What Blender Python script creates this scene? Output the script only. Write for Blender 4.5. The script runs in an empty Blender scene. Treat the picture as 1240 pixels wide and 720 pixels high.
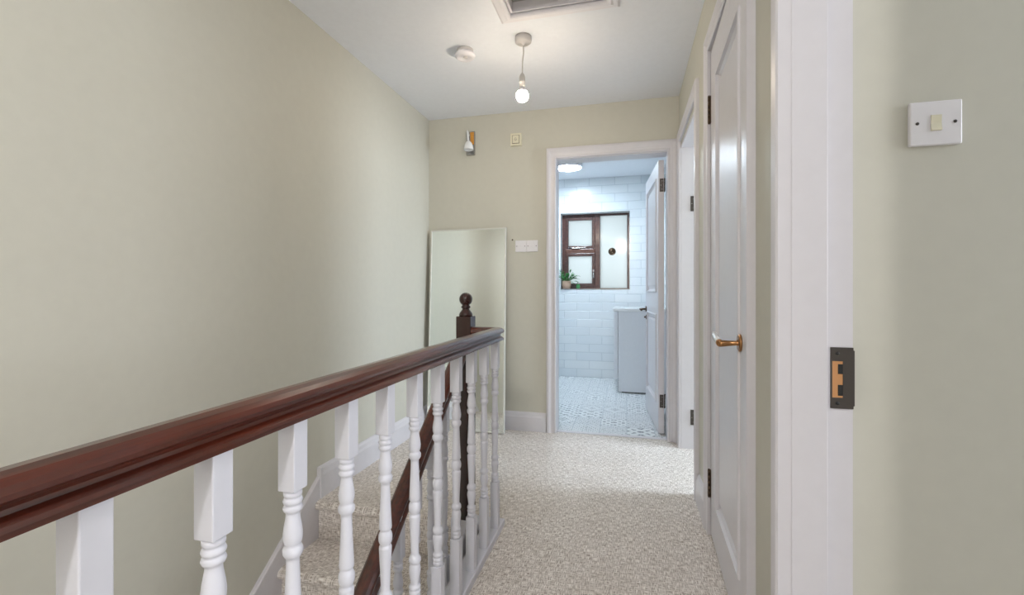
import bpy, bmesh, math, random
from mathutils import Vector, Matrix
random.seed(7)
COL = bpy.context.scene.collection
PI = math.pi

# ------------------------------------------------------------------ materials
def srgb(r, g, b):
    f = lambda v: (v/255/12.92) if v/255 <= .04045 else ((v/255+.055)/1.055)**2.4
    return (f(r), f(g), f(b), 1)

def base_mat(name, col, rough=.5, metal=0, coat=0, spec=.5):
    m = bpy.data.materials.new(name); m.use_nodes = True
    b = m.node_tree.nodes['Principled BSDF']
    b.inputs['Base Color'].default_value = col
    b.inputs['Roughness'].default_value = rough
    b.inputs['Metallic'].default_value = metal
    b.inputs['Coat Weight'].default_value = coat
    b.inputs['Coat Roughness'].default_value = .12
    b.inputs['Specular IOR Level'].default_value = spec
    return m, m.node_tree, b

def N(t, kind, **kw):
    n = t.nodes.new(kind)
    for k, v in kw.items():
        if k.startswith('i_'):
            n.inputs[k[2:].replace('_', ' ')].default_value = v
        else: setattr(n, k, v)
    return n

def add_noise_col(t, b, c1, c2, scale=(20, 20, 20), detail=4, lo=.35, hi=.65, bump=0, dist=.002):
    g = N(t, 'ShaderNodeNewGeometry'); mp = N(t, 'ShaderNodeMapping'); mp.inputs['Scale'].default_value = scale
    t.links.new(g.outputs['Position'], mp.inputs['Vector'])
    n = N(t, 'ShaderNodeTexNoise'); n.inputs['Scale'].default_value = 1; n.inputs['Detail'].default_value = detail
    t.links.new(mp.outputs[0], n.inputs['Vector'])
    r = N(t, 'ShaderNodeValToRGB'); r.color_ramp.elements[0].position = lo; r.color_ramp.elements[1].position = hi
    r.color_ramp.elements[0].color = c1; r.color_ramp.elements[1].color = c2
    t.links.new(n.outputs['Fac'], r.inputs['Fac']); t.links.new(r.outputs[0], b.inputs['Base Color'])
    if bump:
        bp = N(t, 'ShaderNodeBump'); bp.inputs['Strength'].default_value = bump; bp.inputs['Distance'].default_value = dist
        t.links.new(n.outputs['Fac'], bp.inputs['Height']); t.links.new(bp.outputs[0], b.inputs['Normal'])

def paint(name, c, rough=.5, bump=.12, scale=60, spec=.5):
    m, t, b = base_mat(name, c, rough, spec=spec)
    c2 = tuple(min(1, x*1.01) for x in c[:3])+(1,); c1 = tuple(x*.985 for x in c[:3])+(1,)
    add_noise_col(t, b, c1, c2, (scale,)*3, 3, .3, .7, bump, .001)
    return m

M = {}
M['wall'] = paint('sage_wall_paint', srgb(203, 200.5, 188), .55, .02, 25, .3)
M['ceiling'] = paint('white_ceiling_paint', srgb(236, 238, 243), .7, .02, 40)
M['trim'] = paint('white_gloss_trim', srgb(217, 214, 218), .34, .01, 30)
M['baluster'] = paint('white_satin_baluster', srgb(216, 216, 225), .35, .01, 30)
M['plastic'] = base_mat('white_plastic', srgb(232, 229, 232), .3)[0]
M['cream'] = base_mat('cream_plastic', srgb(226, 220, 196), .35)[0]
M['grey_plastic'] = base_mat('grey_pendant_plastic', srgb(205, 200, 196), .4)[0]
M['dark'] = base_mat('dark_screw_metal', srgb(70, 65, 62), .4, .8)[0]
M['bronze'] = base_mat('dark_bronze_hinge', srgb(92, 76, 62), .35, .9)[0]
M['brass'] = base_mat('aged_brass_handle', srgb(165, 122, 82), .3, 1)[0]
M['chrome'] = base_mat('satin_nickel', srgb(170, 168, 165), .25, 1)[0]
M['ceramic'] = base_mat('white_ceramic', srgb(236, 238, 240), .1, 0, .5)[0]
M['iron'] = base_mat('dark_iron_plate', srgb(86, 80, 76), .45, .6)[0]
M['mirror'] = base_mat('mirror_silver', (.86, .90, .875, 1), .015, 1)[0]
M['mirror_frame'] = base_mat('pale_mirror_frame', srgb(222, 222, 214), .3, 0)[0]
M['black'] = base_mat('black_gap', srgb(30, 30, 30), .6)[0]
M['hatch'] = paint('unlit_grey_hatch_board', srgb(170, 168, 164), .6, .05, 30)  # grey paints in the shade of the unlit recessed panel
M['raw_wood'] = base_mat('raw_timber', srgb(196, 142, 92), .7)[0]
M['orange_patch'] = base_mat('plain_orange', srgb(214, 150, 62), .4)[0]
M['terracotta'] = paint('tan_clay_pot', srgb(190, 158, 136), .7, .1, 60)
M['soil'] = base_mat('potting_soil', srgb(50, 40, 32), .9)[0]
M['cactus'] = paint('green_cactus', srgb(70, 140, 80), .6, .2, 80)
M['vanity'] = paint('pale_vanity_board', srgb(228, 231, 236), .4, .02, 40)
m, t, b = base_mat('leaf_green', srgb(52, 132, 66), .4); add_noise_col(t, b, srgb(30, 96, 44), srgb(90, 170, 92), (30, 30, 30)); M['leaf'] = m

def wood(name, c1, c2, sc, rough, coat):
    m, t, b = base_mat(name, c1, rough, 0, coat)
    add_noise_col(t, b, c1, c2, sc, 6, .3, .72, .05, .0006)
    return m
M['mahogany'] = wood('mahogany_rail', srgb(54, 17, 8), srgb(92, 35, 17), (90, 4, 90), .28, .65)
M['mahogany_post'] = wood('dark_mahogany_post', srgb(36, 12, 9), srgb(56, 21, 15), (90, 90, 8), .22, .25)
M['frame_brown'] = wood('brown_window_frame', srgb(66, 42, 38), srgb(92, 60, 52), (40, 40, 40), .3, .3)
M['frame_brown_light'] = wood('worn_brown_transom', srgb(88, 56, 46), srgb(108, 72, 58), (40, 40, 40), .35, .2)

def emission(name, col, s):
    m = bpy.data.materials.new(name); m.use_nodes = True; t = m.node_tree
    b = t.nodes['Principled BSDF']; b.inputs['Base Color'].default_value = (.9, .9, .9, 1)
    b.inputs['Emission Color'].default_value = col; b.inputs['Emission Strength'].default_value = s
    return m
M['bulb'] = emission('lit_bulb_glass', (1, .84, .66, 1), 150)
M['bathlamp'] = emission('lit_bathroom_lamp', (.76, .89, 1, 1), 106)

def carpet():
    m, t, b = base_mat('woven_beige_carpet', (.4, .37, .35, 1), .95, spec=.1)
    g = N(t, 'ShaderNodeNewGeometry'); sp = N(t, 'ShaderNodeSeparateXYZ'); t.links.new(g.outputs['Position'], sp.inputs[0])
    sub = N(t, 'ShaderNodeMath', operation='SUBTRACT'); t.links.new(sp.outputs['Y'], sub.inputs[0]); t.links.new(sp.outputs['Z'], sub.inputs[1])
    cb = N(t, 'ShaderNodeCombineXYZ'); t.links.new(sp.outputs['X'], cb.inputs['X']); t.links.new(sub.outputs[0], cb.inputs['Y'])
    outs = []
    for sc in ((400, 38, 1), (38, 400, 1)):
        mp = N(t, 'ShaderNodeMapping'); mp.inputs['Scale'].default_value = sc
        t.links.new(cb.outputs[0], mp.inputs['Vector'])
        n = N(t, 'ShaderNodeTexNoise'); n.inputs['Scale'].default_value = 1; n.inputs['Detail'].default_value = .6
        t.links.new(mp.outputs[0], n.inputs['Vector']); outs.append(n.outputs['Fac'])
    mx = N(t, 'ShaderNodeMath', operation='MAXIMUM'); t.links.new(outs[0], mx.inputs[0]); t.links.new(outs[1], mx.inputs[1])
    r = N(t, 'ShaderNodeValToRGB'); e = r.color_ramp.elements
    e[0].position = .47; e[0].color = srgb(172, 161, 152); e[1].position = .70; e[1].color = srgb(252, 247, 242)
    k = r.color_ramp.elements.new(.56); k.color = srgb(228, 220, 213)
    t.links.new(mx.outputs[0], r.inputs['Fac'])
    n2 = N(t, 'ShaderNodeTexNoise'); n2.inputs['Scale'].default_value = 5; n2.inputs['Detail'].default_value = 3
    t.links.new(cb.outputs[0], n2.inputs['Vector'])
    r2 = N(t, 'ShaderNodeValToRGB'); r2.color_ramp.elements[0].position = .3; r2.color_ramp.elements[1].position = .7
    r2.color_ramp.elements[0].color = (.90, .89, .88, 1); r2.color_ramp.elements[1].color = (1, 1, 1, 1)
    t.links.new(n2.outputs['Fac'], r2.inputs['Fac'])
    ml = N(t, 'ShaderNodeMix', data_type='RGBA', blend_type='MULTIPLY'); ml.inputs[0].default_value = 1
    t.links.new(r.outputs[0], ml.inputs[6]); t.links.new(r2.outputs[0], ml.inputs[7]); t.links.new(ml.outputs[2], b.inputs['Base Color'])
    bp = N(t, 'ShaderNodeBump'); bp.inputs['Strength'].default_value = .5; bp.inputs['Distance'].default_value = .003
    t.links.new(mx.outputs[0], bp.inputs['Height']); t.links.new(bp.outputs[0], b.inputs['Normal'])
    return m
M['carpet'] = carpet()

def metro():
    m, t, b = base_mat('white_metro_tiles', (.8, .8, .8, 1), .16, 0, 0, .4)
    g = N(t, 'ShaderNodeNewGeometry'); sp = N(t, 'ShaderNodeSeparateXYZ'); t.links.new(g.outputs['Position'], sp.inputs[0])
    ad = N(t, 'ShaderNodeMath', operation='ADD'); t.links.new(sp.outputs['X'], ad.inputs[0]); t.links.new(sp.outputs['Y'], ad.inputs[1])
    cb = N(t, 'ShaderNodeCombineXYZ'); t.links.new(ad.outputs[0], cb.inputs['X']); t.links.new(sp.outputs['Z'], cb.inputs['Y'])
    br = N(t, 'ShaderNodeTexBrick'); t.links.new(cb.outputs[0], br.inputs['Vector'])
    br.inputs['Scale'].default_value = 1; br.inputs['Brick Width'].default_value = .3; br.inputs['Row Height'].default_value = .1
    br.inputs['Mortar Size'].default_value = .004; br.inputs['Mortar Smooth'].default_value = .9
    br.inputs['Color1'].default_value = srgb(232, 236, 238); br.inputs['Color2'].default_value = srgb(224, 230, 234)
    br.inputs['Mortar'].default_value = srgb(200, 207, 212)
    t.links.new(br.outputs['Color'], b.inputs['Base Color'])
    iv = N(t, 'ShaderNodeMath', operation='SUBTRACT'); iv.inputs[0].default_value = 1; t.links.new(br.outputs['Fac'], iv.inputs[1])
    bp = N(t, 'ShaderNodeBump'); bp.inputs['Strength'].default_value = .6; bp.inputs['Distance'].default_value = .004
    t.links.new(iv.outputs[0], bp.inputs['Height']); t.links.new(bp.outputs[0], b.inputs['Normal'])
    return m
M['metro'] = metro()

def encaustic():
    m, t, b = base_mat('patterned_floor_tiles', (.7, .7, .7, 1), .35)
    g = N(t, 'ShaderNodeNewGeometry')
    s1 = N(t, 'ShaderNodeVectorMath', operation='SCALE'); s1.inputs['Scale'].default_value = 5
    t.links.new(g.outputs['Position'], s1.inputs[0])
    fl = N(t, 'ShaderNodeVectorMath', operation='FLOOR'); t.links.new(s1.outputs[0], fl.inputs[0])
    fr = N(t, 'ShaderNodeVectorMath', operation='FRACTION'); t.links.new(s1.outputs[0], fr.inputs[0])
    wn = N(t, 'ShaderNodeTexWhiteNoise', noise_dimensions='2D'); t.links.new(fl.outputs[0], wn.inputs['Vector'])
    c = N(t, 'ShaderNodeVectorMath', operation='SUBTRACT'); c.inputs[1].default_value = (.5, .5, .5); t.links.new(fr.outputs[0], c.inputs[0])
    ab = N(t, 'ShaderNodeVectorMath', operation='ABSOLUTE'); t.links.new(c.outputs[0], ab.inputs[0])
    sp = N(t, 'ShaderNodeSeparateXYZ'); t.links.new(ab.outputs[0], sp.inputs[0])
    def wave(src, mul, off):
        a = N(t, 'ShaderNodeMath', operation='MULTIPLY_ADD'); t.links.new(src, a.inputs[0]); t.links.new(mul, a.inputs[1]); a.inputs[2].default_value = off
        s = N(t, 'ShaderNodeMath', operation='SINE'); t.links.new(a.outputs[0], s.inputs[0]); return s.outputs[0]
    mul = N(t, 'ShaderNodeMath', operation='MULTIPLY_ADD'); t.links.new(wn.outputs['Value'], mul.inputs[0]); mul.inputs[1].default_value = 34; mul.inputs[2].default_value = 16
    wx = wave(sp.outputs['X'], mul.outputs[0], .6); wy = wave(sp.outputs['Y'], mul.outputs[0], 1.4)
    su = N(t, 'ShaderNodeMath', operation='ADD'); t.links.new(sp.outputs['X'], su.inputs[0]); t.links.new(sp.outputs['Y'], su.inputs[1])
    mul2 = N(t, 'ShaderNodeMath', operation='MULTIPLY_ADD'); sc = N(t, 'ShaderNodeSeparateXYZ'); t.links.new(wn.outputs['Color'], sc.inputs[0])
    t.links.new(sc.outputs['Y'], mul2.inputs[0]); mul2.inputs[1].default_value = 40; mul2.inputs[2].default_value = 10
    wd = wave(su.outputs[0], mul2.outputs[0], 0)
    p = N(t, 'ShaderNodeMath', operation='MULTIPLY'); t.links.new(wx, p.inputs[0]); t.links.new(wy, p.inputs[1])
    q = N(t, 'ShaderNodeMath', operation='MULTIPLY_ADD'); t.links.new(wd, q.inputs[0]); q.inputs[1].default_value = .34; t.links.new(p.outputs[0], q.inputs[2])
    r = N(t, 'ShaderNodeValToRGB'); e = r.color_ramp.elements
    e[0].position = .42; e[0].color = srgb(232, 234, 234); e[1].position = .6; e[1].color = srgb(70, 78, 92)
    h = N(t, 'ShaderNodeMath', operation='MULTIPLY_ADD'); t.links.new(q.outputs[0], h.inputs[0]); h.inputs[1].default_value = .45; h.inputs[2].default_value = .32
    t.links.new(h.outputs[0], r.inputs['Fac'])
    wear = N(t, 'ShaderNodeTexNoise'); wear.inputs['Scale'].default_value = 60; wear.inputs['Detail'].default_value = 4
    t.links.new(g.outputs['Position'], wear.inputs['Vector'])
    wr = N(t, 'ShaderNodeValToRGB'); wr.color_ramp.elements[0].position = .4; wr.color_ramp.elements[1].position = .62
    t.links.new(wear.outputs['Fac'], wr.inputs['Fac'])
    mf = N(t, 'ShaderNodeMath', operation='MULTIPLY'); mf.inputs[1].default_value = .65; t.links.new(wr.outputs[0], mf.inputs[0])
    mx = N(t, 'ShaderNodeMix', data_type='RGBA'); t.links.new(mf.outputs[0], mx.inputs[0]); t.links.new(r.outputs[0], mx.inputs[6]); mx.inputs[7].default_value = srgb(226, 230, 232)
    # grout
    mm = N(t, 'ShaderNodeMath', operation='MAXIMUM'); t.links.new(sp.outputs['X'], mm.inputs[0]); t.links.new(sp.outputs['Y'], mm.inputs[1])
    gt = N(t, 'ShaderNodeMath', operation='GREATER_THAN'); t.links.new(mm.outputs[0], gt.inputs[0]); gt.inputs[1].default_value = .488
    m2 = N(t, 'ShaderNodeMix', data_type='RGBA'); t.links.new(gt.outputs[0], m2.inputs[0]); t.links.new(mx.outputs[2], m2.inputs[6]); m2.inputs[7].default_value = srgb(190, 196, 200)
    t.links.new(m2.outputs[2], b.inputs['Base Color'])
    return m
M['encaustic'] = encaustic()

def frosted():
    m = bpy.data.materials.new('frosted_window_glass'); m.use_nodes = True; t = m.node_tree
    for n in list(t.nodes): t.nodes.remove(n)
    o = N(t, 'ShaderNodeOutputMaterial'); tr = N(t, 'ShaderNodeBsdfTranslucent'); tr.inputs['Color'].default_value = (.88, .91, .90, 1)
    gl = N(t, 'ShaderNodeBsdfGlossy'); gl.inputs['Roughness'].default_value = .06
    mx = N(t, 'ShaderNodeMixShader'); mx.inputs[0].default_value = .06
    t.links.new(tr.outputs[0], mx.inputs[1]); t.links.new(gl.outputs[0], mx.inputs[2]); t.links.new(mx.outputs[0], o.inputs[0])
    return m
M['frosted'] = frosted()

# ------------------------------------------------------------------ mesh helpers
def bx(bm, x0, x1, y0, y1, z0, z1, bev=0):
    v = [bm.verts.new((x, y, z)) for x in (x0, x1) for y in (y0, y1) for z in (z0, z1)]
    fs = [(0, 1, 3, 2), (4, 6, 7, 5), (0, 4, 5, 1), (2, 3, 7, 6), (0, 2, 6, 4), (1, 5, 7, 3)]
    faces = [bm.faces.new([v[i] for i in f]) for f in fs]
    if bev:
        ed = list({e for f in faces for e in f.edges})
        bmesh.ops.bevel(bm, geom=ed, offset=bev, segments=2, profile=.5, affect='EDGES')
    return v

def lathe(bm, prof, c=(0, 0, 0), seg=24, axis='Z'):
    rings = []
    for r, h in prof:
        ring = []
        for i in range(seg):
            a = 2*PI*i/seg
            p = (r*math.cos(a), r*math.sin(a), h)
            if axis == 'Y': p = (p[0], p[2], p[1])
            if axis == 'X': p = (p[2], p[0], p[1])
            ring.append(bm.verts.new((p[0]+c[0], p[1]+c[1], p[2]+c[2])))
        rings.append(ring)
    for a, b in zip(rings, rings[1:]):
        for i in range(seg):
            f = bm.faces.new((a[i], a[(i+1) % seg], b[(i+1) % seg], b[i])); f.smooth = True
    if prof[0][0] > 1e-6: bm.faces.new(rings[0][::-1])
    if prof[-1][0] > 1e-6: bm.faces.new(rings[-1])

def tube(bm, pts, rad, seg=12):
    pts = [Vector(p) for p in pts]; rads = rad if isinstance(rad, (list, tuple)) else [rad]*len(pts)
    prev = None; rings = []
    for i, p in enumerate(pts):
        d = (pts[min(i+1, len(pts)-1)]-pts[max(i-1, 0)]).normalized()
        up = Vector((0, 0, 1)) if abs(d.z) < .95 else Vector((1, 0, 0))
        if prev is not None: u = (prev-d*prev.dot(d)).normalized()
        else: u = d.cross(up).normalized()
        prev = u; w = d.cross(u)
        rings.append([bm.verts.new(p+(u*math.cos(2*PI*k/seg)+w*math.sin(2*PI*k/seg))*rads[i]) for k in range(seg)])
    for a, b in zip(rings, rings[1:]):
        for i in range(seg):
            f = bm.faces.new((a[i], a[(i+1) % seg], b[(i+1) % seg], b[i])); f.smooth = True
    bm.faces.new(rings[0][::-1]); bm.faces.new(rings[-1])

def loft(bm, rings, closed=True, cap=True, smooth=False):
    R = [[bm.verts.new(p) for p in r] for r in rings]; n = len(R[0])
    for a, b in zip(R, R[1:]):
        for i in range(n if closed else n-1):
            f = bm.faces.new((a[i], a[(i+1) % n], b[(i+1) % n], b[i])); f.smooth = smooth
    if cap: bm.faces.new(R[0][::-1]); bm.faces.new(R[-1])

def obj(name, bm, mat, parent=None, mats=None):
    bmesh.ops.recalc_face_normals(bm, faces=bm.faces)
    me = bpy.data.meshes.new(name); bm.to_mesh(me); bm.free()
    for m_ in (mats or [mat]): me.materials.append(m_)
    o = bpy.data.objects.new(name, me); COL.objects.link(o)
    if parent: o.parent = parent; o.matrix_parent_inverse = Matrix.Translation(-parent.location)
    return o

def new(): return bmesh.new()
def boxobj(name, b, mat, parent=None, bev=0):
    bm = new(); bx(bm, *b, bev=bev); return obj(name, bm, mat, parent)
def empty(name, loc, label=None, cat=None, group=None, kind=None):
    o = bpy.data.objects.new(name, None); o.location = loc; o.empty_display_size = .05; COL.objects.link(o)
    if label: o['label'] = label
    if cat: o['category'] = cat
    if group: o['group'] = group
    if kind: o['kind'] = kind
    return o
def tag(o, label, cat, group=None):
    o['label'] = label; o['category'] = cat
    if group: o['group'] = group
    return o
def struct(o, label=None, cat=None):
    o['kind'] = 'structure'
    if label: o['label'] = label
    if cat: o['category'] = cat
    return o

def wall_boxes(bm, axis, a0, a1, u0, u1, z0, z1, openings):
    """axis 'X': wall plane constant X between a0..a1, running in Y from u0..u1."""
    us = sorted({u0, u1, *[o[0] for o in openings], *[o[1] for o in openings]})
    for s, e in zip(us, us[1:]):
        mid = (s+e)/2; cuts = sorted([(o[2], o[3]) for o in openings if o[0] < mid < o[1]])
        z = z0
        for c0, c1 in cuts+[(z1, z1)]:
            if c0 > z+1e-4:
                if axis == 'X': bx(bm, a0, a1, s, e, z, c0)
                else: bx(bm, s, e, a0, a1, z, c0)
            z = c1

XL, XR, YF, H, WT = -1.517, .349, 3.33, 2.39, .093
ZB = -2.55

# ------------------------------------------------------------------ shell
bm = new(); bx(bm, XL-.1, XL, -2.5, YF+.0, ZB, H); struct(obj('wall_left', bm, M['wall']), 'tall sage green painted wall running down the stairwell side', 'wall')
bm = new(); wall_boxes(bm, 'Y', YF, YF+.12, XL-.1, 3.2, ZB, H, [(-.524, .293, -.02, 2.03)]); struct(obj('wall_far', bm, M['wall']), 'sage green end wall with the bathroom doorway', 'wall')
bm = new(); wall_boxes(bm, 'X', XR, XR+WT, -2.5, YF, 0, H, [(.27, 1.075, -.02, 2.03), (1.40, 2.105, -.02, 2.075), (2.475, 3.225, -.02, 2.015)])
struct(obj('wall_right', bm, M['wall']), 'sage green wall with the three side doorways', 'wall')
bm = new(); wall_boxes(bm, 'Y', -2.6, -2.5, XL-.1, 3.2, ZB, H, [(-.28, .32, .75, 2.2)]); struct(obj('wall_back', bm, M['wall']))
bm = new(); bx(bm, XR+WT, 3.2, 1.075, 1.175, 0, H); struct(obj('wall_bedroom', bm, M['wall']), 'pale sage wall seen through the near right doorway', 'wall')
bm = new(); wall_boxes(bm, 'X', 3.2, 3.3, -2.5, YF, 0, H, [(-.05, .95, .85, 2.15), (2.35, 3.3, .85, 2.2)]); struct(obj('wall_outer', bm, M['wall']))
bm = new(); bx(bm, XR+WT, 1.1, 1.30, 1.34, 0, H); bx(bm, XR+WT, 1.1, 2.16, 2.22, 0, H); bx(bm, 1.06, 1.1, 1.34, 2.16, 0, H); struct(obj('wall_cupboard', bm, M['wall']))
# ceiling with the hatch hole
HX0, HX1, HY0, HY1 = -.548, -.090, 1.63, 2.145
bm = new()
for (a, b_, c, d) in ((XL-.1, HX0, -2.6, YF), (HX1, 3.2, -2.6, YF), (HX0, HX1, -2.6, HY0), (HX0, HX1, HY1, YF)): bx(bm, a, b_, c, d, H, H+.12)
struct(obj('ceiling', bm, M['ceiling']), 'white painted ceiling of the landing', 'ceiling')
# carpeted floor, L shaped round the stairwell
bm = new(); bx(bm, -.605, 3.2, -2.5, 1.975, -.22, 0); bx(bm, XL, 3.2, 1.975, YF+.03, -.22, 0)
struct(obj('floor', bm, M['carpet']), 'beige woven carpet covering the landing', 'floor')
bm = new(); bx(bm, XL, -.6, -2.5, 1.9, ZB-.1, ZB+.02); struct(obj('floor', bm, M['carpet']))
bm = new(); bx(bm, -.66, -.62, -2.5, 1.9, ZB, -.22); struct(obj('wall_stairwell', bm, M['wall']))

# baseboards
def skirt_prof(hh, th):  # (protrusion, height)
    return [(0, 0), (th, 0), (th, hh*.72), (th*.75, hh*.80), (th*.6, hh*.90), (th*.25, hh*.98), (0, hh)]
def skirting(name, axis, wallc, sgn, u0, u1, hh=.14, th=.018, z=0, label=None):
    bm = new(); pr = skirt_prof(hh, th)
    rings = []
    for u in (u0, u1):
        rings.append([((wallc+sgn*p, u, z+h) if axis == 'X' else (u, wallc+sgn*p, z+h)) for p, h in pr])
    loft(bm, rings)
    return struct(obj(name, bm, M['trim']), label, 'baseboard' if label else None)
skirting('baseboard_far', 'Y', YF, -1, XL, -.578, label='white skirting board along the end wall left of the bathroom door')
skirting('baseboard_left', 'X', XL, 1, 1.995, YF, .155, .022, label='white skirting board at the top of the stairs')
skirting('baseboard_right', 'X', XR, -1, 2.185, 2.41, label='short white skirting between the cupboard and side doorway')
skirting('baseboard_right', 'X', XR, -1, 1.215, 1.395, .14, .012, label='short white skirting between cupboard door and near doorway')
skirting('baseboard_right', 'X', XR, -1, -2.4, .19)
skirting('baseboard_bedroom', 'Y', 1.075, -1, .47, 3.2)

# ------------------------------------------------------------------ doorways
def architrave(name, conv, u0, u1, ztop, prof, parent, z0=0):
    """prof: list of (outward offset, protrusion); conv(u,v,z)->xyz"""
    rings = []
    for cu, cz, su, sz in ((u0, z0, -1, 0), (u0, ztop, -1, 1), (u1, ztop, 1, 1), (u1, z0, 1, 0)):
        rings.append([conv(cu+su*o, v, cz+sz*o) for o, v in prof])
    bm = new(); loft(bm, rings); return obj(name, bm, M['trim'], parent)
ARCH = [(0, 0), (0, .012), (.004, .016), (.012, .016), (.016, .012), (.036, .013), (.046, .018), (.054, .021), (.066, .020), (.071, .014), (.071, 0)]
def convR(u, v, z): return (XR-v, u, z)
def convF(u, v, z): return (u, YF-v, z)

def lining(name, axis, a0, a1, u0, u1, ztop, th, parent, z0=0):
    bm = new()
    if axis == 'X':
        bx(bm, a0, a1, u0-th, u0, z0, ztop+th); bx(bm, a0, a1, u1, u1+th, z0, ztop+th); bx(bm, a0, a1, u0, u1, ztop, ztop+th)
    else:
        bx(bm, u0-th, u0, a0, a1, z0, ztop+th); bx(bm, u1, u1+th, a0, a1, z0, ztop+th); bx(bm, u0, u1, a0, a1, ztop, ztop+th)
    return obj(name, bm, M['trim'], parent)

def hinge(parent, loc, plate, knuckle_axis_off, hh=.09, w=.022):
    """plate 'Y': leaf plate facing -Y ; 'K' only knuckle"""
    x, y, z = loc; bm = new()
    if plate == 'Y': bx(bm, x-w/2, x+w/2, y-.002, y+.001, z-hh/2, z+hh/2)
    if plate == 'X': bx(bm, x-.002, x+.002, y-w/2, y+w/2, z-hh/2, z+hh/2)
    kx, ky = x+knuckle_axis_off[0], y+knuckle_axis_off[1]
    n = 5
    for i in range(n):
        lathe(bm, [(.0055, 0), (.0055, hh/n-.001)], (kx, ky, z-hh/2+i*hh/n), 10)
    lathe(bm, [(.002, -.004), (.0045, -.002), (.0045, 0)], (kx, ky, z-hh/2), 10)
    lathe(bm, [(.0045, 0), (.0045, .002), (.002, .004)], (kx, ky, z+hh/2), 10)
    h = obj('hinge', bm, M['bronze'] if plate == 'X' else M['iron'], parent)
    if plate == 'Y':
        for dz in (-.03, 0, .03):
            s = new(); lathe(s, [(.0032, 0), (.0032, .0012), (.001, .0018)], (x+(.004 if dz else -.004), y-.0035, z+dz), 10, 'Y')
            obj('screw', s, M['chrome'], h)
    return h

def leaf_mesh(w, hgt, t, panels):
    """door leaf in local coords: x 0..w (hinge at 0), y 0..t, z 0..h; panel steps on both faces"""
    bm = new()
    def face(y, sgn):
        xs = sorted({0, w, *[p for q in panels for p in (q[0], q[1])]}); zs = sorted({0, hgt, *[p for q in panels for p in (q[2], q[3])]})
        for a, b_ in zip(xs, xs[1:]):
            for c, d in zip(zs, zs[1:]):
                if any(q[0] <= a and b_ <= q[1] and q[2] <= c and d <= q[3] for q in panels): continue
                bm.faces.new([bm.verts.new(p) for p in ((a, y, c), (b_, y, c), (b_, y, d), (a, y, d))])
        for (a, b_, c, d) in panels:
            steps = [(0, 0), (.003, -.006), (.010, -.007), (.013, .004), (.016, .005), (.024, .012), (.034, .013), (.046, .013), (.047, .007), (.058, .001), (.066, .001)]
            rings = [[(a+i, y+sgn*dd, c+i), (b_-i, y+sgn*dd, c+i), (b_-i, y+sgn*dd, d-i), (a+i, y+sgn*dd, d-i)] for i, dd in steps]
            loft(bm, rings, True, False); bm.faces.new([bm.verts.new(p) for p in rings[-1]])
    face(0, 1); face(t, -1)
    for q in (((0, 0, 0), (0, t, 0), (0, t, hgt), (0, 0, hgt)), ((w, 0, 0), (w, t, 0), (w, t, hgt), (w, 0, hgt)),
              ((0, 0, 0), (w, 0, 0), (w, t, 0), (0, t, 0)), ((0, 0, hgt), (w, 0, hgt), (w, t, hgt), (0, t, hgt))):
        bm.faces.new([bm.verts.new(p) for p in q])
    bmesh.ops.remove_doubles(bm, verts=bm.verts, dist=1e-5)
    return bm

def xf(bm, loc, rz):
    mt = Matrix.Translation(loc) @ Matrix.Rotation(rz, 4, 'Z')
    bmesh.ops.transform(bm, matrix=mt, verts=bm.verts); return bm

# --- door 1: cupboard door in the right wall, slightly ajar
d1 = empty('door_1', (XR, 2.10, 0), 'white panelled cupboard door slightly ajar with brass and ceramic lever', 'door', kind='structure')
W1 = .690; ang1 = math.radians(-90-1.9)   # local +x runs towards the camera, local y to the room side
lf = leaf_mesh(W1, 2.045, .038, [(.160, W1-.085, .170, 1.890)])
# hinge corner (front face) at (XR-.004, 2.088)
hx, hy = XR-.001, 2.088
mt = Matrix.Translation((hx, hy, .012)) @ Matrix.Rotation(ang1, 4, 'Z')
bmesh.ops.transform(lf, matrix=mt, verts=lf.verts)
# rotation by -92 deg sends local +y to +x side (into the wall), good
leaf = obj('door_leaf', lf, M['trim'], d1)
bm = new()
rings = []
for (cu, cz, su, sz) in ((1.405, 2.075, 0, 1), (2.10, 2.075, 1, 1), (2.10, 0, 1, 0)):
    rings.append([convR(cu+su*o, v, cz+sz*o) for o, v in ARCH])
loft(bm, rings); obj('architrave', bm, M['trim'], d1)
lining('frame', 'X', XR+.001, XR+WT, 1.405, 2.10, 2.07, .004, d1)
for z in (1.82, .225): hinge(d1, (XR-.002, 2.094, z), 'X', (-.006, 0), .115, .018)
# lever handle
def ly(d): # point on leaf at distance d from hinge, protrusion p
    pass
def on_leaf(d, p, z):
    dx, dy = math.cos(ang1), math.sin(ang1)     # along leaf
    nx, ny = -dy*-1, dx*-1                      # outward (towards -X)
    nx, ny = dy, -dx
    return (hx+dx*d+nx*p, hy+dy*d+ny*p, z)
ZH = .893
h1 = new(); c0 = on_leaf(W1-.078, 0, ZH)
pts = [on_leaf(W1-.078, p, ZH) for p in (0, .007)]
tube(h1, [on_leaf(W1-.078, 0, ZH), on_leaf(W1-.078, .005, ZH), on_leaf(W1-.078, .008, ZH)], [.026, .026, .021], 28)
H1 = obj('door_handle', h1, M['brass'], d1)
bm = new(); tube(bm, [on_leaf(W1-.078, p, ZH-.001*i) for i, p in enumerate((.006, .012, .035, .052, .060))], [.011, .007, .0085, .010, .0095], 14)
tube(bm, [on_leaf(W1-.078, .056, ZH-.003), on_leaf(W1-.092, .056, ZH-.002), on_leaf(W1-.100, .056, ZH-.001)], [.0105, .0105, .0095], 16)
obj('lever_neck', bm, M['brass'], H1)
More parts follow.
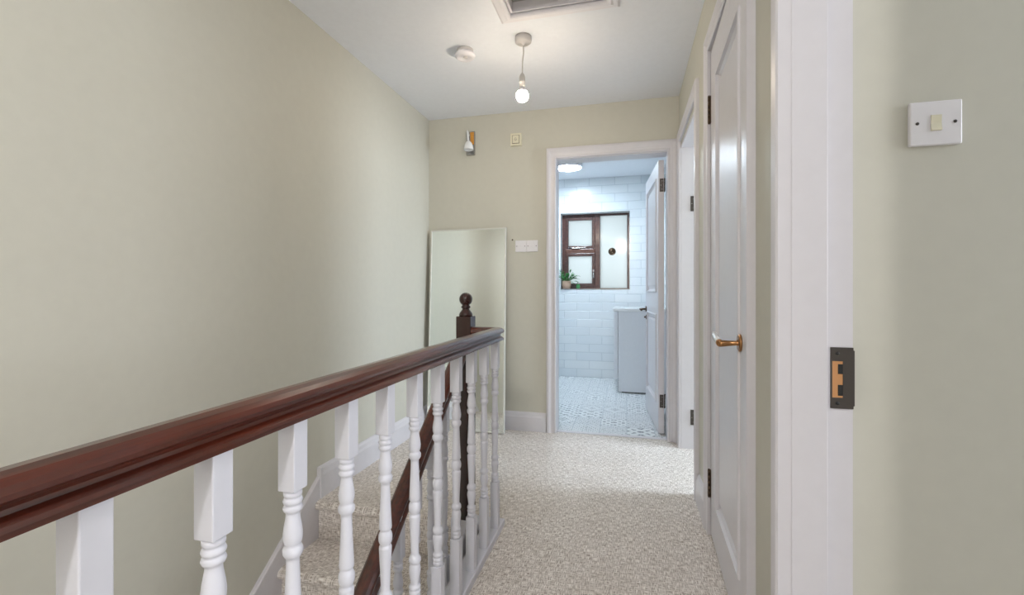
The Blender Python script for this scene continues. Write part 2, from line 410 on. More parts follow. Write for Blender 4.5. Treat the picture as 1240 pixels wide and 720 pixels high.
bm = new(); tube(bm, [on_leaf(W1-q, .056, ZH+zz) for q, zz in ((.100, 0), (.104, .001), (.14, .004), (.175, .010), (.195, .014), (.200, .015))], [.0085, .0105, .0105, .0095, .008, .004], 16)
o = obj('lever_grip', bm, M['ceramic'], H1); o['label'] = 'white ceramic lever grip'

# --- door 2: doorway further down the right wall
d2 = empty('door_2', (XR, 2.495, 0), 'white framed side doorway next to the bathroom door', 'doorway', kind='structure')
architrave('architrave', convR, 2.495, 3.205, 1.995+.04, ARCH, d2)
lining('frame', 'X', XR+.001, XR+WT+.02, 2.495, 3.205, 1.995, .019, d2)
for z in (1.62, .21): hinge(d2, (XR+.071, 3.2035, z), 'Y', (.014, -.004), .1, .024)

# --- door 3: near doorway with the strike plate
d3 = empty('door_3', (XR, .3, 0), 'near white doorway lining with a dark strike plate', 'doorway', kind='structure')
Y3 = 1.046
A3 = [(0, 0), (0, .046), (.004, .050), (.026, .052), (.036, .049), (.040, .042), (.046, .031), (.060, .026), (.075, .022), (.085, .014), (.09, 0)]
architrave('architrave', convR, .3, Y3+.001, 2.0, A3, d3)
bm = new()
bx(bm, .3275, XR+WT, Y3+.012, 1.073, 0, 2.028)            # far jamb, rebated part
bx(bm, .3275, .3935, Y3, Y3+.012, 0, 2.0, .0015)          # stop
bx(bm, .3275, XR+WT, .272, .30, 0, 2.028); bx(bm, .3275, .3935, .30, .312, 0, 2.0)
bx(bm, .3275, XR+WT, .30, Y3+.012, 2.012, 2.028); bx(bm, .3275, .3935, .312, Y3, 2.0, 2.012)
obj('frame', bm, M['trim'], d3)
# strike plate (keep)
zc, hh = .872, .062; yk = Y3+.0115
x0, x1 = .4015, .4425
bm = new()
sx0, sx1, sz0, sz1 = .405, .4235, zc-.040, zc+.034     # opening
bx(bm, x0, sx0, yk-.002, yk, zc-hh, zc+hh, .0006); bx(bm, sx1, x1, yk-.002, yk, zc-hh, zc+hh, .0006)
bx(bm, sx0-.0005, sx1+.0005, yk-.002, yk, sz1, zc+hh); bx(bm, sx0-.0005, sx1+.0005, yk-.002, yk, zc-hh, sz0)
bx(bm, x1-.001, x1+.002, yk-.002, yk+.010, zc-hh+.006, zc+hh-.006, .0006)
kp = obj('strike_plate', bm, M['iron'], d3)
bm = new(); bx(bm, sx0, sx1, yk-.0012, yk-.0004, sz0, sz1)
o = obj('mortice', bm, M['raw_wood'], kp); o['label'] = 'bare timber inside the strike plate opening'
bm = new(); bx(bm, sx0+.010, sx1, yk-.0016, yk-.001, sz1-.026, sz1-.006); bx(bm, sx0+.010, sx1, yk-.0016, yk-.001, sz0+.004, sz0+.026)
obj('bolt_hole', bm, M['black'], kp)
for z in (zc+.050, zc-.051):
    bm = new(); lathe(bm, [(.0035, 0), (.0035, -.001), (.001, -.0014)], (.414, yk-.002, z), 12, 'Y'); obj('screw', bm, M['black'], kp)

# --- door 4: bathroom doorway and open leaf
d4 = empty('door_4', (.27, YF, 0), 'white bathroom door standing wide open inside its frame', 'door', kind='structure')
A4 = [(0, 0), (0, .012), (.004, .016), (.012, .016), (.016, .012), (.036, .013), (.046, .018), (.054, .021), (.066, .020), (.071, .014), (.071, 0)]
bm = new(); rings = []
for cu, cz, su, sz, mw in ((-.504, 0, -1, 0, 1), (-.504, 2.015, -1, 1, 1), (.273, 2.015, 1, 1, 1), (.273, 0, 1, 0, 1)):
    rings.append([convF(cu+su*min(o, .071), v, cz+sz*o*1.1) for o, v in A4])
loft(bm, rings); obj('architrave', bm, M['trim'], d4)
lining('frame', 'Y', YF+.001, YF+.13, -.504, .273, 2.01, .019, d4)
lf = leaf_mesh(.74, 1.98, .040, [(.10, .64, .20, .86), (.10, .64, 1.02, 1.87)])
ang4 = math.radians(90+4.6)
lx, lyy = .262, YF+.135
# local +y -> rotated to -X side ; hinge corner on the right back
bmesh.ops.transform(lf, matrix=Matrix.Translation((lx, lyy, .012)) @ Matrix.Rotation(ang4, 4, 'Z'), verts=lf.verts)
obj('door_leaf', lf, M['trim'], d4)
def on4(d, p, z):
    dx, dy = math.cos(ang4), math.sin(ang4)
    return (lx+dx*d-dy*(.040+p), lyy+dy*d+dx*(.040+p), z)
for z in (1.81, .245): hinge(d4, (lx-.018, lyy-.001, z), 'Y', (.021, .002), .095, .026)
bm = new(); tube(bm, [on4(.685, 0, .885), on4(.685, .008, .885)], [.025, .025], 24); H4 = obj('door_handle', bm, M['bronze'], d4)
bm = new(); tube(bm, [on4(.685, .006, .885), on4(.685, .05, .885)], .009, 12); tube(bm, [on4(.69, .05, .885), on4(.66, .055, .886), on4(.57, .055, .88)], [.010, .010, .008], 12); obj('lever', bm, M['bronze'], H4)
bm = new(); tube(bm, [on4(.685, 0, .815), on4(.685, .006, .815)], [.02, .02], 20); bm2 = None; tube(bm, [on4(.685, .005, .815), on4(.685, .02, .815)], [.006, .008], 12); obj('thumb_turn', bm, M['bronze'], H4)
boxobj('threshold_strip', (-.504, .273, YF+.02, YF+.06, -.001, .006), M['trim'], d4, .002)

# ------------------------------------------------------------------ bathroom
BF, BX0, BX1 = 5.54, -1.35, .40
bm = new(); bx(bm, BX0, BX1, YF+.03, BF+.1, -.12, 0); struct(obj('floor', bm, M['encaustic']), 'patterned grey and white tiled bathroom floor', 'floor')
bm = new(); bx(bm, BX0-.1, BX1+.1, YF+.0, BF+.3, H+.005, H+.1); struct(obj('ceiling', bm, M['ceiling']), 'white bathroom ceiling', 'ceiling')
WY = BF+.10
def pos(px, py, Y):
    psi = math.atan(139/551); t_ = (px-620)/551; z_ = Y/(math.cos(psi)+t_*math.sin(psi))
    return (t_*z_*math.cos(psi)-z_*math.sin(psi), 1.05-(py-351)*z_/551)
wx0, wx1, wz0, wz1 = -.775, .025, 1.065, 1.975
bm = new(); wall_boxes(bm, 'Y', BF, BF+.16, BX0-.1, BX1+.1, 0, H+.01, [(wx0, wx1, wz0, wz1)]); struct(obj('wall_bathroom', bm, M['metro']), 'white metro tiled bathroom wall with the window', 'wall')
bm = new(); bx(bm, BX0-.1, BX0, YF+.12, BF, 0, H+.01); bx(bm, BX1, BX1+.1, YF+.12, BF, 0, H+.01); struct(obj('wall_bathroom_side', bm, M['metro']))
bm = new(); wall_boxes(bm, 'Y', YF+.1201, YF+.13, BX0, BX1, 0, H, [(-.524, .293, -.02, 2.03)]); struct(obj('wall_bathroom_front', bm, M['metro']))
# window
w1 = empty('window_1', (-.37, WY, wz0), 'brown timber bathroom window with frosted panes', 'window', kind='structure')
fy0, fy1 = WY-.03, WY+.03
mx0, mx1 = -.375, -.315   # mullion
bm = new()
bx(bm, wx0, wx0+.045, fy0, fy1, wz0, wz1, .004); bx(bm, wx1-.02, wx1, fy0, fy1, wz0, wz1, .003)
bx(bm, wx0+.045, mx0, fy0, fy1, wz1-.035, wz1, .004); bx(bm, mx1, wx1-.02, fy0, fy1, wz1-.025, wz1, .004)
bx(bm, wx0+.045, mx0, fy0, fy1, wz0, wz0+.03, .004); bx(bm, mx1, wx1-.02, fy0+.01, fy1, wz0, wz0+.008, .002)
bx(bm, mx0, mx1, fy0, fy1, wz0, wz1, .004)
obj('window_frame', bm, M['frame_brown'], w1)
bm = new(); bx(bm, wx0+.045, mx0, fy0-.008, fy1, 1.500, 1.555, .006); obj('transom', bm, M['frame_brown_light'], w1)
for z0, z1 in ((wz0+.03, 1.500), (1.555, wz1-.035)):
    a, b_ = wx0+.045, mx0; s = .036
    bm = new(); bx(bm, a, a+s-.005, fy0-.004, fy1, z0, z1, .004); bx(bm, b_-s, b_, fy0-.004, fy1, z0, z1, .004)
    bx(bm, a+s-.005, b_-s, fy0-.004, fy1, z0, z0+s, .004); bx(bm, a+s-.005, b_-s, fy0-.004, fy1, z1-s, z1, .004)
    sash = obj('sash', bm, M['frame_brown'], w1)
    boxobj('pane', (a+s-.005, b_-s, WY+.0, WY+.006, z0+s, z1-s), M['frosted'], sash)
boxobj('pane', (mx1, wx1-.02, WY-.004, WY+.002, wz0+.008, wz1-.025), M['frosted'], w1)
bm = new(); lathe(bm, [(.045, 0), (.045, -.012), (.038, -.016), (.034, -.010), (.028, -.010), (.026, -.016), (.012, -.018), (.01, -.012), (0.0001, -.012)], (-.173, WY-.004, 1.515), 28, 'Y')
for k in range(6):
    a = k*PI/3; bx(bm, -.173+.018*math.cos(a)-.003, -.173+.018*math.cos(a)+.003, WY-.020, WY-.012, 1.515+.018*math.sin(a)-.003, 1.515+.018*math.sin(a)+.003)
obj('vent', bm, M['bronze'], w1)['label'] = 'round brown pane vent'
bm = new(); bx(bm, -.66, -.56, fy0-.022, fy0-.012, 1.557, 1.567, .002); bx(bm, -.70, -.48, fy0-.016, fy0-.008, 1.567, 1.572, .001); lathe(bm, [(.008, 0), (.008, .02)], (-.61, fy0-.016, 1.557), 12); obj('window_stay', bm, M['chrome'], w1)
bm = new(); bx(bm, -.400, -.385, fy0-.012, fy0-.004, 1.20, 1.30, .002); tube(bm, [(-.392, fy0-.02, 1.27), (-.392, fy0-.035, 1.25), (-.400, fy0-.035, 1.19)], [.007, .007, .006], 10); obj('window_latch', bm, M['chrome'], w1)
bm = new(); bx(bm, wx0-.008, wx1+.008, BF-.004, BF+.002, wz1, wz1+.008); bx(bm, wx1, wx1+.008, BF-.004, BF+.002, wz0, wz1); bx(bm, wx0-.008, wx0, BF-.004, BF+.002, wz0, wz1); bx(bm, wx0-.008, wx1+.008, BF-.004, BF+.002, wz0-.008, wz0)
obj('tile_trim', bm, M['chrome'], w1)
# plant pot
pp = empty('potted_plant', (-.715, BF+.035, wz0), 'leafy green plant in a tan clay pot on the bathroom window sill', 'plant')
bm = new(); lathe(bm, [(.040, 0), (.052, .02), (.056, .06), (.050, .098), (.046, .098), (.044, .085)], (-.715, BF+.02, wz0), 24); obj('pot', bm, M['terracotta'], pp)
bm = new(); lathe(bm, [(.046, 0), (.046, .006)], (-.715, BF+.02, wz0+.08), 20); obj('soil', bm, M['soil'], pp)
bm = new()
def leafblade(bm, p0, d, L, w, droop):
    pts = []; side = Vector((-d.y, d.x, 0)).normalized() if abs(d.x)+abs(d.y) > 1e-3 else Vector((1, 0, 0))
    n = 6; rows = []
    for i in range(n+1):
        s = i/n; c = Vector(p0)+d*L*s+Vector((0, 0, -droop*s*s)); ww = w*math.sin(PI*min(1, s*.93+.05))**.8
        rows.append((bm.verts.new(c-side*ww), bm.verts.new(c+Vector((0, 0, -ww*.3))), bm.verts.new(c+side*ww)))
    for a, b_ in zip(rows, rows[1:]):
        bm.faces.new((a[0], a[1], b_[1], b_[0])); bm.faces.new((a[1], a[2], b_[2], b_[1]))
base = Vector((-.715, BF+.02, wz0+.085))
for k in range(46):
    a = random.uniform(0, 2*PI); el = random.uniform(.35, 1.35); L = random.uniform(.07, .15)
    d = Vector((math.cos(a)*math.cos(el)*1.1, math.sin(a)*math.cos(el)*.55-.15, math.sin(el))).normalized()
    stem = base+Vector((math.cos(a)*.02, math.sin(a)*.02, 0)); tip = stem+d*L
    tube(bm, [stem, stem+d*L*.5, tip], .0015, 5)
    leafblade(bm, tip-d*.03, d, random.uniform(.05, .085), random.uniform(.010, .016), random.uniform(.01, .05))
for (ax, az, L) in ((1, .35, .13), (.95, .1, .12), (1, .6, .11), (.9, -.05, .08)):
    d = Vector((ax, -.15, az)).normalized(); tube(bm, [base, base+d*L], .0015, 5); leafblade(bm, base+d*(L-.03), d, .075, .013, .03)
fo = obj('foliage', bm, M['leaf'], pp)
sol = fo.modifiers.new('t', 'SOLIDIFY'); sol.thickness = .0008
bm = new(); lathe(bm, [(.014, 0), (.022, .012), (.024, .035), (.018, .055), (.0001, .062)], (-.575, BF+.03, wz0), 14)
tube(bm, [(-.575, BF+.03, wz0+.05), (-.58, BF+.03, wz0+.085), (-.60, BF+.03, wz0+.1)], [.004, .003, .002], 8)
tag(obj('small_cactus', bm, M['cactus']), 'tiny green cactus on the sill beside the tan pot', 'plant')
# vanity cabinet
v = empty('vanity_cabinet', (.1, 5.0, 0), 'white bathroom cabinet with slab top beside the open bathroom door', 'cabinet')
boxobj('side_panel', (-.085, BX1-.002, 4.78, 4.80, .012, .83), M['vanity'], v, .002)
boxobj('carcass', (-.085, BX1-.002, 4.80, 5.40, .13, .83), M['vanity'], v)
boxobj('plinth', (-.05, BX1-.002, 4.80, 5.40, 0, .13), M['black'], v)
boxobj('cabinet_door', (-.13, -.087, 4.785, 5.09, .135, .83), M['vanity'], v, .003)
boxobj('cabinet_door', (-.13, -.087, 5.095, 5.40, .135, .83), M['vanity'], v, .003)
boxobj('worktop', (-.14, BX1-.002, 4.77, 5.41, .832, .862), M['ceramic'], v, .005)
# ceiling lamp
bl = empty('bathroom_ceiling_lamp', (-.60, 4.85, H), 'round glowing flush lamp on the bathroom ceiling', 'ceiling lamp')
bm = new(); lathe(bm, [(.145, 0), (.145, -.046), (.141, -.050), (.137, -.046), (.137, -.012)], (-.605, 4.85, H+.004), 40); obj('lamp_base', bm, M['plastic'], bl)
bm = new(); lathe(bm, [(.1365, -.012), (.1365, -.036), (.12, -.046), (.08, -.053), (.0001, -.056)], (-.605, 4.85, H+.004), 40); obj('diffuser', bm, M['bathlamp'], bl)

# ------------------------------------------------------------------ stairs
RISE, GO, Y0 = .19, .25, 1.945
SX0, SX1 = XL+.02, -.722
st = empty('staircase', (-1.1, Y0, 0), 'carpeted staircase descending from the landing along the left wall', 'staircase')
for n in range(0, 13):
    z = -RISE*n; y = Y0-GO*n; bm = new()
    # profile in (y,z): nosing rounded tread + riser
    r = .022; back = y+.03 if n == 0 else y+GO+.03
    prof = [(back, z), (y+r, z)]
    prof += [(y+r-r*math.sin(a), z-r+r*math.cos(a)) for a in [PI*k/8 for k in range(1, 8)]]
    prof += [(y+r, z-2*r), (y+r+.006, z-2*r-.006), (y+.026, z-RISE), (back, z-RISE)]
    loft(bm, [[(SX0 if n else XL+.022, a, b_) for a, b_ in prof], [(SX1, a, b_) for a, b_ in prof]])
    obj('step', bm, M['carpet'], st)
# wall string (raked skirting)
def rake(bm, x0, x1, ya, yb, top_a, depth, slope):
    pr = [(x0, 0), (x1-.004, 0), (x1, -.006), (x1, -depth), (x0, -depth)]
    loft(bm, [[(px_, yy, top_a-slope*(ya-yy)+dz) for px_, dz in pr] for yy in (ya, yb)])
SL = RISE/GO
bm = new(); rake(bm, XL+.0005, XL+.020, 1.99, -1.2, .115, .36, SL); obj('wall_string', bm, M['trim'], st)
bm = new(); bx(bm, XL, XL+.026, 1.985, 1.998, .0, .155, .002); obj('skirting_end_block', bm, M['trim'], st)

# ------------------------------------------------------------------ baluster geometry
def turned(bm, cx_, cy_, ztop, zb, zt_blk, zb_blk, hw=.0165, seg=20):
    """square blocks at both ends and a symmetric turned shaft between"""
    bx(bm, cx_-hw, cx_+hw, cy_-hw, cy_+hw, zt_blk, ztop, .0018)
    bx(bm, cx_-hw, cx_+hw, cy_-hw, cy_+hw, zb, zb_blk, .0018)
    L = zt_blk-zb_blk; k_ = hw/.0195; half = [  # (radius, fraction from the block to the centre)
        (.0175, 0), (.0175, .035), (.0165, .045), (.0140, .050), (.0170, .060), (.0190, .078), (.0170, .097), (.0145, .103), (.0170, .112), (.0190, .130), (.0170, .148),
        (.0140, .155), (.0130, .170), (.0140, .20), (.0170, .26), (.0188, .31), (.0182, .345), (.0160, .375), (.0140, .385), (.0165, .395), (.0195, .415), (.0190, .445), (.0160, .465), (.0130, .475),
        (.0125, .50), (.0130, .55), (.0145, .68), (.0165, .82), (.0176, .90), (.0172, .915), (.0135, .925), (.0135, .935), (.0165, .95), (.0188, .975), (.0192, 1.0)]
    prof = [(r*k_, zt_blk-f*L/2) for r, f in half]+[(r*k_, zb_blk+f*L/2) for r, f in half[::-1][1:]]
    lathe(bm, prof, (cx_, cy_, 0), seg)
BXC = -.5515
pbal = new(); turned(pbal, 0, 0, .831, .029, .712, .225)
ob = empty('landing_balustrade', (BXC, 1.0, 0), 'mahogany handrail on white turned spindles guarding the landing edge', 'balustrade')
proto = obj('baluster', pbal, M['baluster'], None)
proto.parent = ob; proto.location = (0, .354-1.0, 0)
for i in range(-8, 11):
    if i == 0: continue
    c = proto.copy(); c.parent = ob; c.location = (0, .354+.1532*i-1.0, 0); COL.objects.link(c)
RAIL = [(-.029, .866), (-.0265, .876), (-.019, .883), (-.008, .8865), (.004, .8865), (.0145, .883), (.0215, .877), (.0245, .870), (.0235, .864), (.019, .860), (.0125, .8575), (.0105, .853), (.0115, .848), (.0165, .8445), (.0205, .841), (.0225, .836), (.0225, .830),
        (-.027, .830), (-.027, .836), (-.025, .841), (-.021, .8445), (-.016, .848), (-.015, .853), (-.017, .8575), (-.0235, .860), (-.028, .863)]
def lpath(prof, ya, xc, yc, xe):
    r = []
    r.append([(xc+u, ya, z) for u, z in prof]); r.append([(xc+u, yc+u, z) for u, z in prof]); r.append([(xe, yc+u, z) for u, z in prof]); return r
bm = new(); R_ = lpath(RAIL, -1.0, BXC, 1.926, -.6665); loft(bm, R_)
hr = obj('handrail', bm, M['mahogany'], ob)
bm = new(); loft(bm, lpath([(-.050, 0), (-.050, .027), (-.047, .030), (.018, .030), (.0215, .027), (.0215, 0)], -1.0, BXC, 1.945, -.6665)); obj('base_rail', bm, M['baluster'], ob)
# apron under the curb
bm = new(); bx(bm, -.622, -.606, -2.4, 1.875, -.22, -.001); bx(bm, -.62, -.606, 1.875, 1.955, -.22, -.001); bx(bm, -.70, -.606, 1.930, 1.955, -.22, -.001)
obj('apron', bm, M['trim'], ob)

# stair balustrade with the newel
sb = empty('stair_balustrade', (-.70, 1.93, 0), 'dark mahogany newel post and sloping stair rail on white spindles', 'balustrade')
NX, NY, NH = -.7005, 1.930, .034
bm = new(); bx(bm, NX-NH, NX+NH, NY-NH, NY+NH, -.35, .933, .002)
nw = obj('newel_post', bm, M['mahogany_post'], sb)
bm = new()
prof = [(.030, .932), (.031, .940), (.028, .948), (.020, .958), (.0155, .964), (.0165, .968), (.0205, .971), (.0215, .975), (.018, .979), (.0150, .983)]
prof += [(.030*math.sin(a), 1.009-.030*math.cos(a)) for a in [PI*(.17+.83*k/14) for k in range(1, 15)]]
prof[-1] = (.0001, 1.039)
lathe(bm, prof, (NX, NY, 0), 32); obj('finial', bm, M['mahogany_post'], nw)
# sloping rail
def zr(y): return .838+(y-1.896)*SL      # top of rail
SR = [(u*1.03, (z-.886)*1.18) for u, z in RAIL]
bm = new(); loft(bm, [[(-.70+u, yy, zr(yy)+dz) for u, dz in SR] for yy in (1.897, -.4)]); obj('handrail', bm, M['mahogany'], sb)
def zs(y): return .035+(y-1.896)*SL      # top of outer string
bm = new()
pr = [(-.722, 0), (-.719, .012), (-.681, .012), (-.678, 0), (-.682, -.30), (-.718, -.30)]
loft(bm, [[(px_, yy, zs(yy)-.012+dz) for px_, dz in pr] for yy in (1.8955, -.9)]); obj('outer_string', bm, M['trim'], sb)
for y in [1.805-.125*i for i in range(0, 16)]:
    bm = new(); top = zr(y)-.060; bot = zs(y)-.006
    turned(bm, -.70, y, top+.012, bot, top-.125, bot+.135, .0165, 16)
    obj('baluster', bm, M['baluster'], sb)

# ------------------------------------------------------------------ mirror
mr = empty('leaning_mirror', (-1.17, 3.2, 0), 'tall rectangular mirror with a thin pale frame leaning on the end wall', 'mirror')
mw, mh, mt_ = .605, 1.517, .024
ang = math.asin((3.318-3.205)/mh)
Rm = Matrix.Translation((-1.468, 3.182, .002)) @ Matrix.Rotation(math.radians(-.6), 4, 'Y') @ Matrix.Rotation(-ang, 4, 'X')
def mb(b, bev=0):
    bm = new(); bx(bm, *b, bev=bev); bmesh.ops.transform(bm, matrix=Rm, verts=bm.verts); return bm
fw = .010
bm = new()
bx(bm, 0, fw, 0, mt_, 0, mh, .001); bx(bm, mw-fw, mw, 0, mt_, 0, mh, .001); bx(bm, fw, mw-fw, 0, mt_, mh-fw, mh, .001); bx(bm, fw, mw-fw, 0, mt_, 0, fw, .001)
bmesh.ops.transform(bm, matrix=Rm, verts=bm.verts); obj('mirror_frame', bm, M['mirror_frame'], mr)
obj('glass', mb((fw, mw-fw, .005, mt_-.003, fw, mh-fw)), M['mirror'], mr)

# ------------------------------------------------------------------ switches and wall fittings
def plate(parent_name, label, cat, x0, x1, z0, z1, yw, th, rocker, group=None):
    """wall plate on a wall facing -Y"""
    e = empty(parent_name, ((x0+x1)/2, yw, z0), label, cat, group)
    bm = new(); bx(bm, x0, x1, yw-th, yw, z0, z1, .0025); obj('face_plate', bm, M['plastic'], e)
    cx_, cz = (x0+x1)/2, (z0+z1)/2
    bm = new(); hw, hh_ = rocker
    pr = [(yw-th+.001, cz-hh_), (yw-th-.0035, cz-hh_+.001), (yw-th-.0012, cz), (yw-th-.0022, cz+hh_-.001), (yw-th+.001, cz+hh_)]
    loft(bm, [[(cx_+s, a, b_) for a, b_ in pr] for s in (-hw, hw)]); obj('rocker', bm, M['cream'] if yw < 2 else M['plastic'], e)
    o2 = (x1-x0)*.36
    for s in (-1, 1):
        bm = new(); lathe(bm, [(.0030, 0), (.0030, -.0010), (.0012, -.0013)], (cx_+s*o2, yw-th, cz), 14, 'Y')
        obj('screw', bm, M['dark'], e)
    return e
plate('light_switch', 'single white light switch on the bedroom wall seen through the near doorway', 'light switch', .543, .629, 1.334, 1.420, 1.075, .010, (.0085, .0158))
xs = -.812
plate('light_switch', 'left plate of the two white switches beside the mirror', 'light switch', xs, xs+.085, 1.336, 1.421, YF, .009, (.008, .0135), 'pair of white switches by the bathroom door')
plate('light_switch', 'right plate of the two white switches beside the bathroom door frame', 'light switch', xs+.086, xs+.171, 1.336, 1.421, YF, .009, (.008, .0135), 'pair of white switches by the bathroom door')
# door chime box
ch = empty('door_chime', (-.80, YF, 2.12), 'small square cream chime box high on the end wall', 'door chime')
bm = new(); bx(bm, -.846, -.762, YF-.026, YF, 2.130, 2.222, .003); obj('housing', bm, M['cream'], ch)
bm = new(); bx(bm, -.832, -.776, YF-.0275, YF-.0255, 2.144, 2.206, .0008); obj('groove', bm, M['bronze'], ch)
bm = new(); bx(bm, -.829, -.779, YF-.0325, YF-.0265, 2.147, 2.203, .002); ins = obj('cover', bm, M['cream'], ch)
bm = new()
bpts = [(-.010, -.006), (.010, -.006), (.007, -.002), (.006, .006), (.003, .010), (-.003, .010), (-.006, .006), (-.007, -.002)]
for s, e_ in zip(bpts, bpts[1:]+bpts[:1]):
    tube(bm, [(-.804+s[0], YF-.0328, 2.175+s[1]), (-.804+e_[0], YF-.0328, 2.175+e_[1])], .0007, 6)
lathe(bm, [(.0018, 0), (.0018, -.001)], (-.804, YF-.0325, 2.166), 8, 'Y')
obj('bell_symbol', bm, M['bronze'], ins)
# wall plug
bm = new(); lathe(bm, [(.006, 0), (.006, -.004), (.003, -.006)], (-.836, YF, 1.428), 12, 'Y'); tag(obj('wall_screw', bm, M['bronze']), 'tiny screw in the end wall by the mirror top corner', 'screw')
# wall lamp
wl = empty('wall_lamp', (-1.16, YF, 2.08), 'small wall lamp with frosted bell shade on a nickel backplate', 'wall lamp')
bm = new(); bx(bm, -1.200, -1.131, YF-.016, YF, 2.085, 2.268, .003); bp_ = obj('backplate', bm, M['chrome'], wl)
bm = new(); bx(bm, -1.166, -1.137, YF-.022, YF-.014, 2.165, 2.262, .004); obj('orange_inset', bm, M['orange_patch'], bp_)['label'] = 'orange inset'  # plain orange panel on part of the backplate
bm = new(); tube(bm, [(-1.178, YF-.012, 2.235), (-1.178, YF-.035, 2.262), (-1.176, YF-.055, 2.262), (-1.172, YF-.062, 2.240), (-1.165, YF-.064, 2.17)], [.006, .006, .006, .006, .008], 12); obj('arm', bm, M['ceramic'], wl)
bm = new(); lathe(bm, [(.008, .072), (.016, .068), (.026, .055), (.033, .036), (.036, .018), (.037, .003), (.034, .003), (.030, .03), (.018, .056), (.010, .062)], (-1.163, YF-.064, 2.108), 28); obj('lamp_shade', bm, M['ceramic'], wl)
# smoke alarm
sa = empty('smoke_alarm', (-.876, 2.36, H), 'round white smoke alarm on the landing ceiling', 'smoke alarm')
bm = new(); lathe(bm, [(.046, 0), (.046, -.018), (.044, -.020)], (-.876, 2.40, H), 32); obj('mounting_base', bm, M['grey_plastic'], sa)
bm = new(); lathe(bm, [(.046, -.020), (.054, -.024), (.057, -.032), (.054, -.040), (.044, -.048), (.040, -.047), (.020, -.050), (.018, -.047), (.0001, -.047)], (-.876, 2.40, H), 36); cv = obj('alarm_cover', bm, M['plastic'], sa)
bm = new(); lathe(bm, [(.012, -.046), (.012, -.0505), (.010, -.052), (.0001, -.052)], (-.868, 2.385, H), 20); obj('test_button', bm, M['grey_plastic'], cv)
# pendant bulb
PX, PY = -.532, 2.352
pd = empty('pendant_light', (PX, PY, H), 'bare glowing bulb hanging on a short flex from the landing ceiling', 'pendant light')
bm = new(); lathe(bm, [(.043, 0), (.044, -.018), (.043, -.028), (.036, -.034), (.012, -.036), (.008, -.044), (.004, -.046)], (PX, PY, H), 36); obj('ceiling_rose', bm, M['grey_plastic'], pd)
bm = new(); tube(bm, [(PX, PY, H-.040), (PX+.002, PY, H-.08), (PX-.004, PY, H-.13), (PX-.005, PY, H-.200)], .0033, 8); obj('flex', bm, M['grey_plastic'], pd)
bm = new(); lathe(bm, [(.005, .040), (.012, .030), (.0135, .022), (.0155, .020), (.0155, 0), (.0165, -.001), (.0165, -.012), (.0145, -.014), (.0145, -.034)], (PX-.005, PY, H-.232), 24); obj('lamp_holder', bm, M['grey_plastic'], pd)
bm = new(); lathe(bm, [(.0125, 0), (.0125, -.010), (.017, -.020), (.0255, -.0295)], (PX-.005, PY, H-.260), 24); obj('bulb_cap', bm, M['plastic'], pd)
bm = new(); lathe(bm, [(.0245, -.0295), (.0305, -.040), (.0325, -.052), (.0305, -.064), (.024, -.075), (.013, -.082), (.0001, -.084)], (PX-.005, PY, H-.260), 28); obj('bulb', bm, M['bulb'], pd)
# loft hatch
lh = empty('loft_hatch', (-.31, 1.87, H), 'white framed loft hatch in the landing ceiling', 'loft hatch')
bm = new(); pr = [(0, .004), (0, -.010), (.006, -.016), (.018, -.016), (.030, -.012), (.050, -.010), (.060, -.004), (.060, 0)]
rings = []
for cx_, cy_, sx, sy in ((HX0, HY0, -1, -1), (HX1, HY0, 1, -1), (HX1, HY1, 1, 1), (HX0, HY1, -1, 1), (HX0, HY0, -1, -1)):
    rings.append([(cx_+sx*o, cy_+sy*o, H+v_) for o, v_ in pr])
loft(bm, rings, True, False); bmesh.ops.remove_doubles(bm, verts=bm.verts, dist=1e-5); obj('hatch_frame', bm, M['plastic'], lh)
bm = new()
for b in ((HX0, HX0+.012, HY0, HY1), (HX1-.012, HX1, HY0, HY1), (HX0+.012, HX1-.012, HY0, HY0+.012), (HX0+.012, HX1-.012, HY1-.012, HY1)): bx(bm, *b, H+.002, H+.07)
obj('hatch_lining', bm, M['trim'], lh)
boxobj('hatch_panel', (HX0+.012, HX1-.012, HY0+.012, HY1-.012, H+.05, H+.07), M['hatch'], lh)

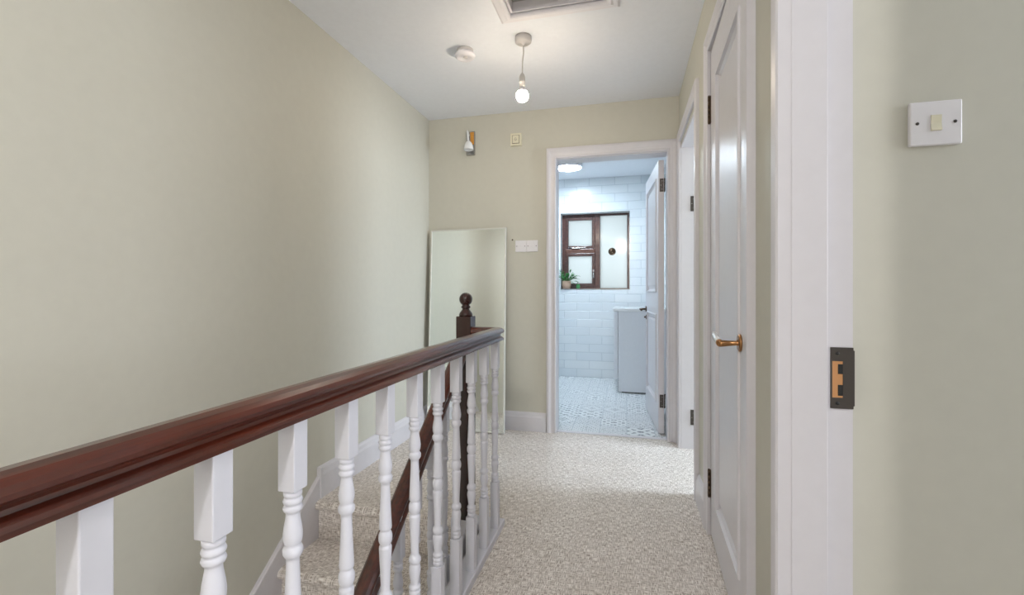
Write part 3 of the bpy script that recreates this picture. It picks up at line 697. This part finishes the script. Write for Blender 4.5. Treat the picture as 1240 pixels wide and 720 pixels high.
# ------------------------------------------------------------------ window daylight, rear lamp and added fill lights
def area(name, loc, rot, sx, sy, power, col, spread=PI):
    l = bpy.data.lights.new(name, 'AREA'); l.shape = 'RECTANGLE'; l.size = sx; l.size_y = sy; l.energy = power; l.color = col; l.spread = spread
    o = bpy.data.objects.new(name, l); COL.objects.link(o); o.location = loc; o.rotation_euler = rot; return o
area('daylight_bedroom_window', (3.27, 2.83, 1.55), (0, math.radians(90), 0), 1.3, .9, 84, (.74, .86, 1))
area('front_room_fill', (3.27, .45, 1.5), (0, math.radians(90), 0), 1.3, 1.0, 42, (.88, .93, 1))  # unseen source added to brighten the near right room and landing
area('hall_below_fill', (-1.06, -2.4, -1.1), (math.radians(105), 0, 0), .8, 1.6, 18, (.95, .97, 1))  # fill added to lift the dark lower stairwell, no opening behind it
area('rear_landing_fill', (.02, -2.57, 1.48), (math.radians(90), 0, 0), .58, 1.4, 4, (1, .93, .86))  # unseen source added behind the camera for ambient and the doorway strip
area('daylight_bathroom_window', (-.37, BF+.55, 1.55), (math.radians(-90), 0, 0), 1.1, 1.1, 4, (.85, .95, 1))
def point(name, loc, p, col, r):
    l = bpy.data.lights.new(name, 'POINT'); l.energy = p; l.color = col; l.shadow_soft_size = r
    o = bpy.data.objects.new(name, l); COL.objects.link(o); o.location = loc
point('rear_landing_pendant_lamp', (-.12, -1.2, 2.2), 46, (1, .98, .97), .05)

w = bpy.data.worlds.new('World'); bpy.context.scene.world = w; w.use_nodes = True
w.node_tree.nodes['Background'].inputs[0].default_value = (.82, .89, 1, 1); w.node_tree.nodes['Background'].inputs[1].default_value = .34

# ------------------------------------------------------------------ camera
cam = bpy.data.cameras.new('camera'); co = bpy.data.objects.new('camera', cam); COL.objects.link(co)
cam.sensor_width = 36; cam.lens = 16; cam.shift_y = -9/1240; cam.clip_start = .02
co.location = (0, 0, 1.05); co.rotation_euler = (PI/2, 0, math.atan(139/551))
sc = bpy.context.scene; sc.camera = co
sc.view_settings.view_transform = 'Standard'; sc.view_settings.look = 'None'; sc.view_settings.exposure = .38; sc.view_settings.gamma = 1
sc.view_settings.use_curve_mapping = False
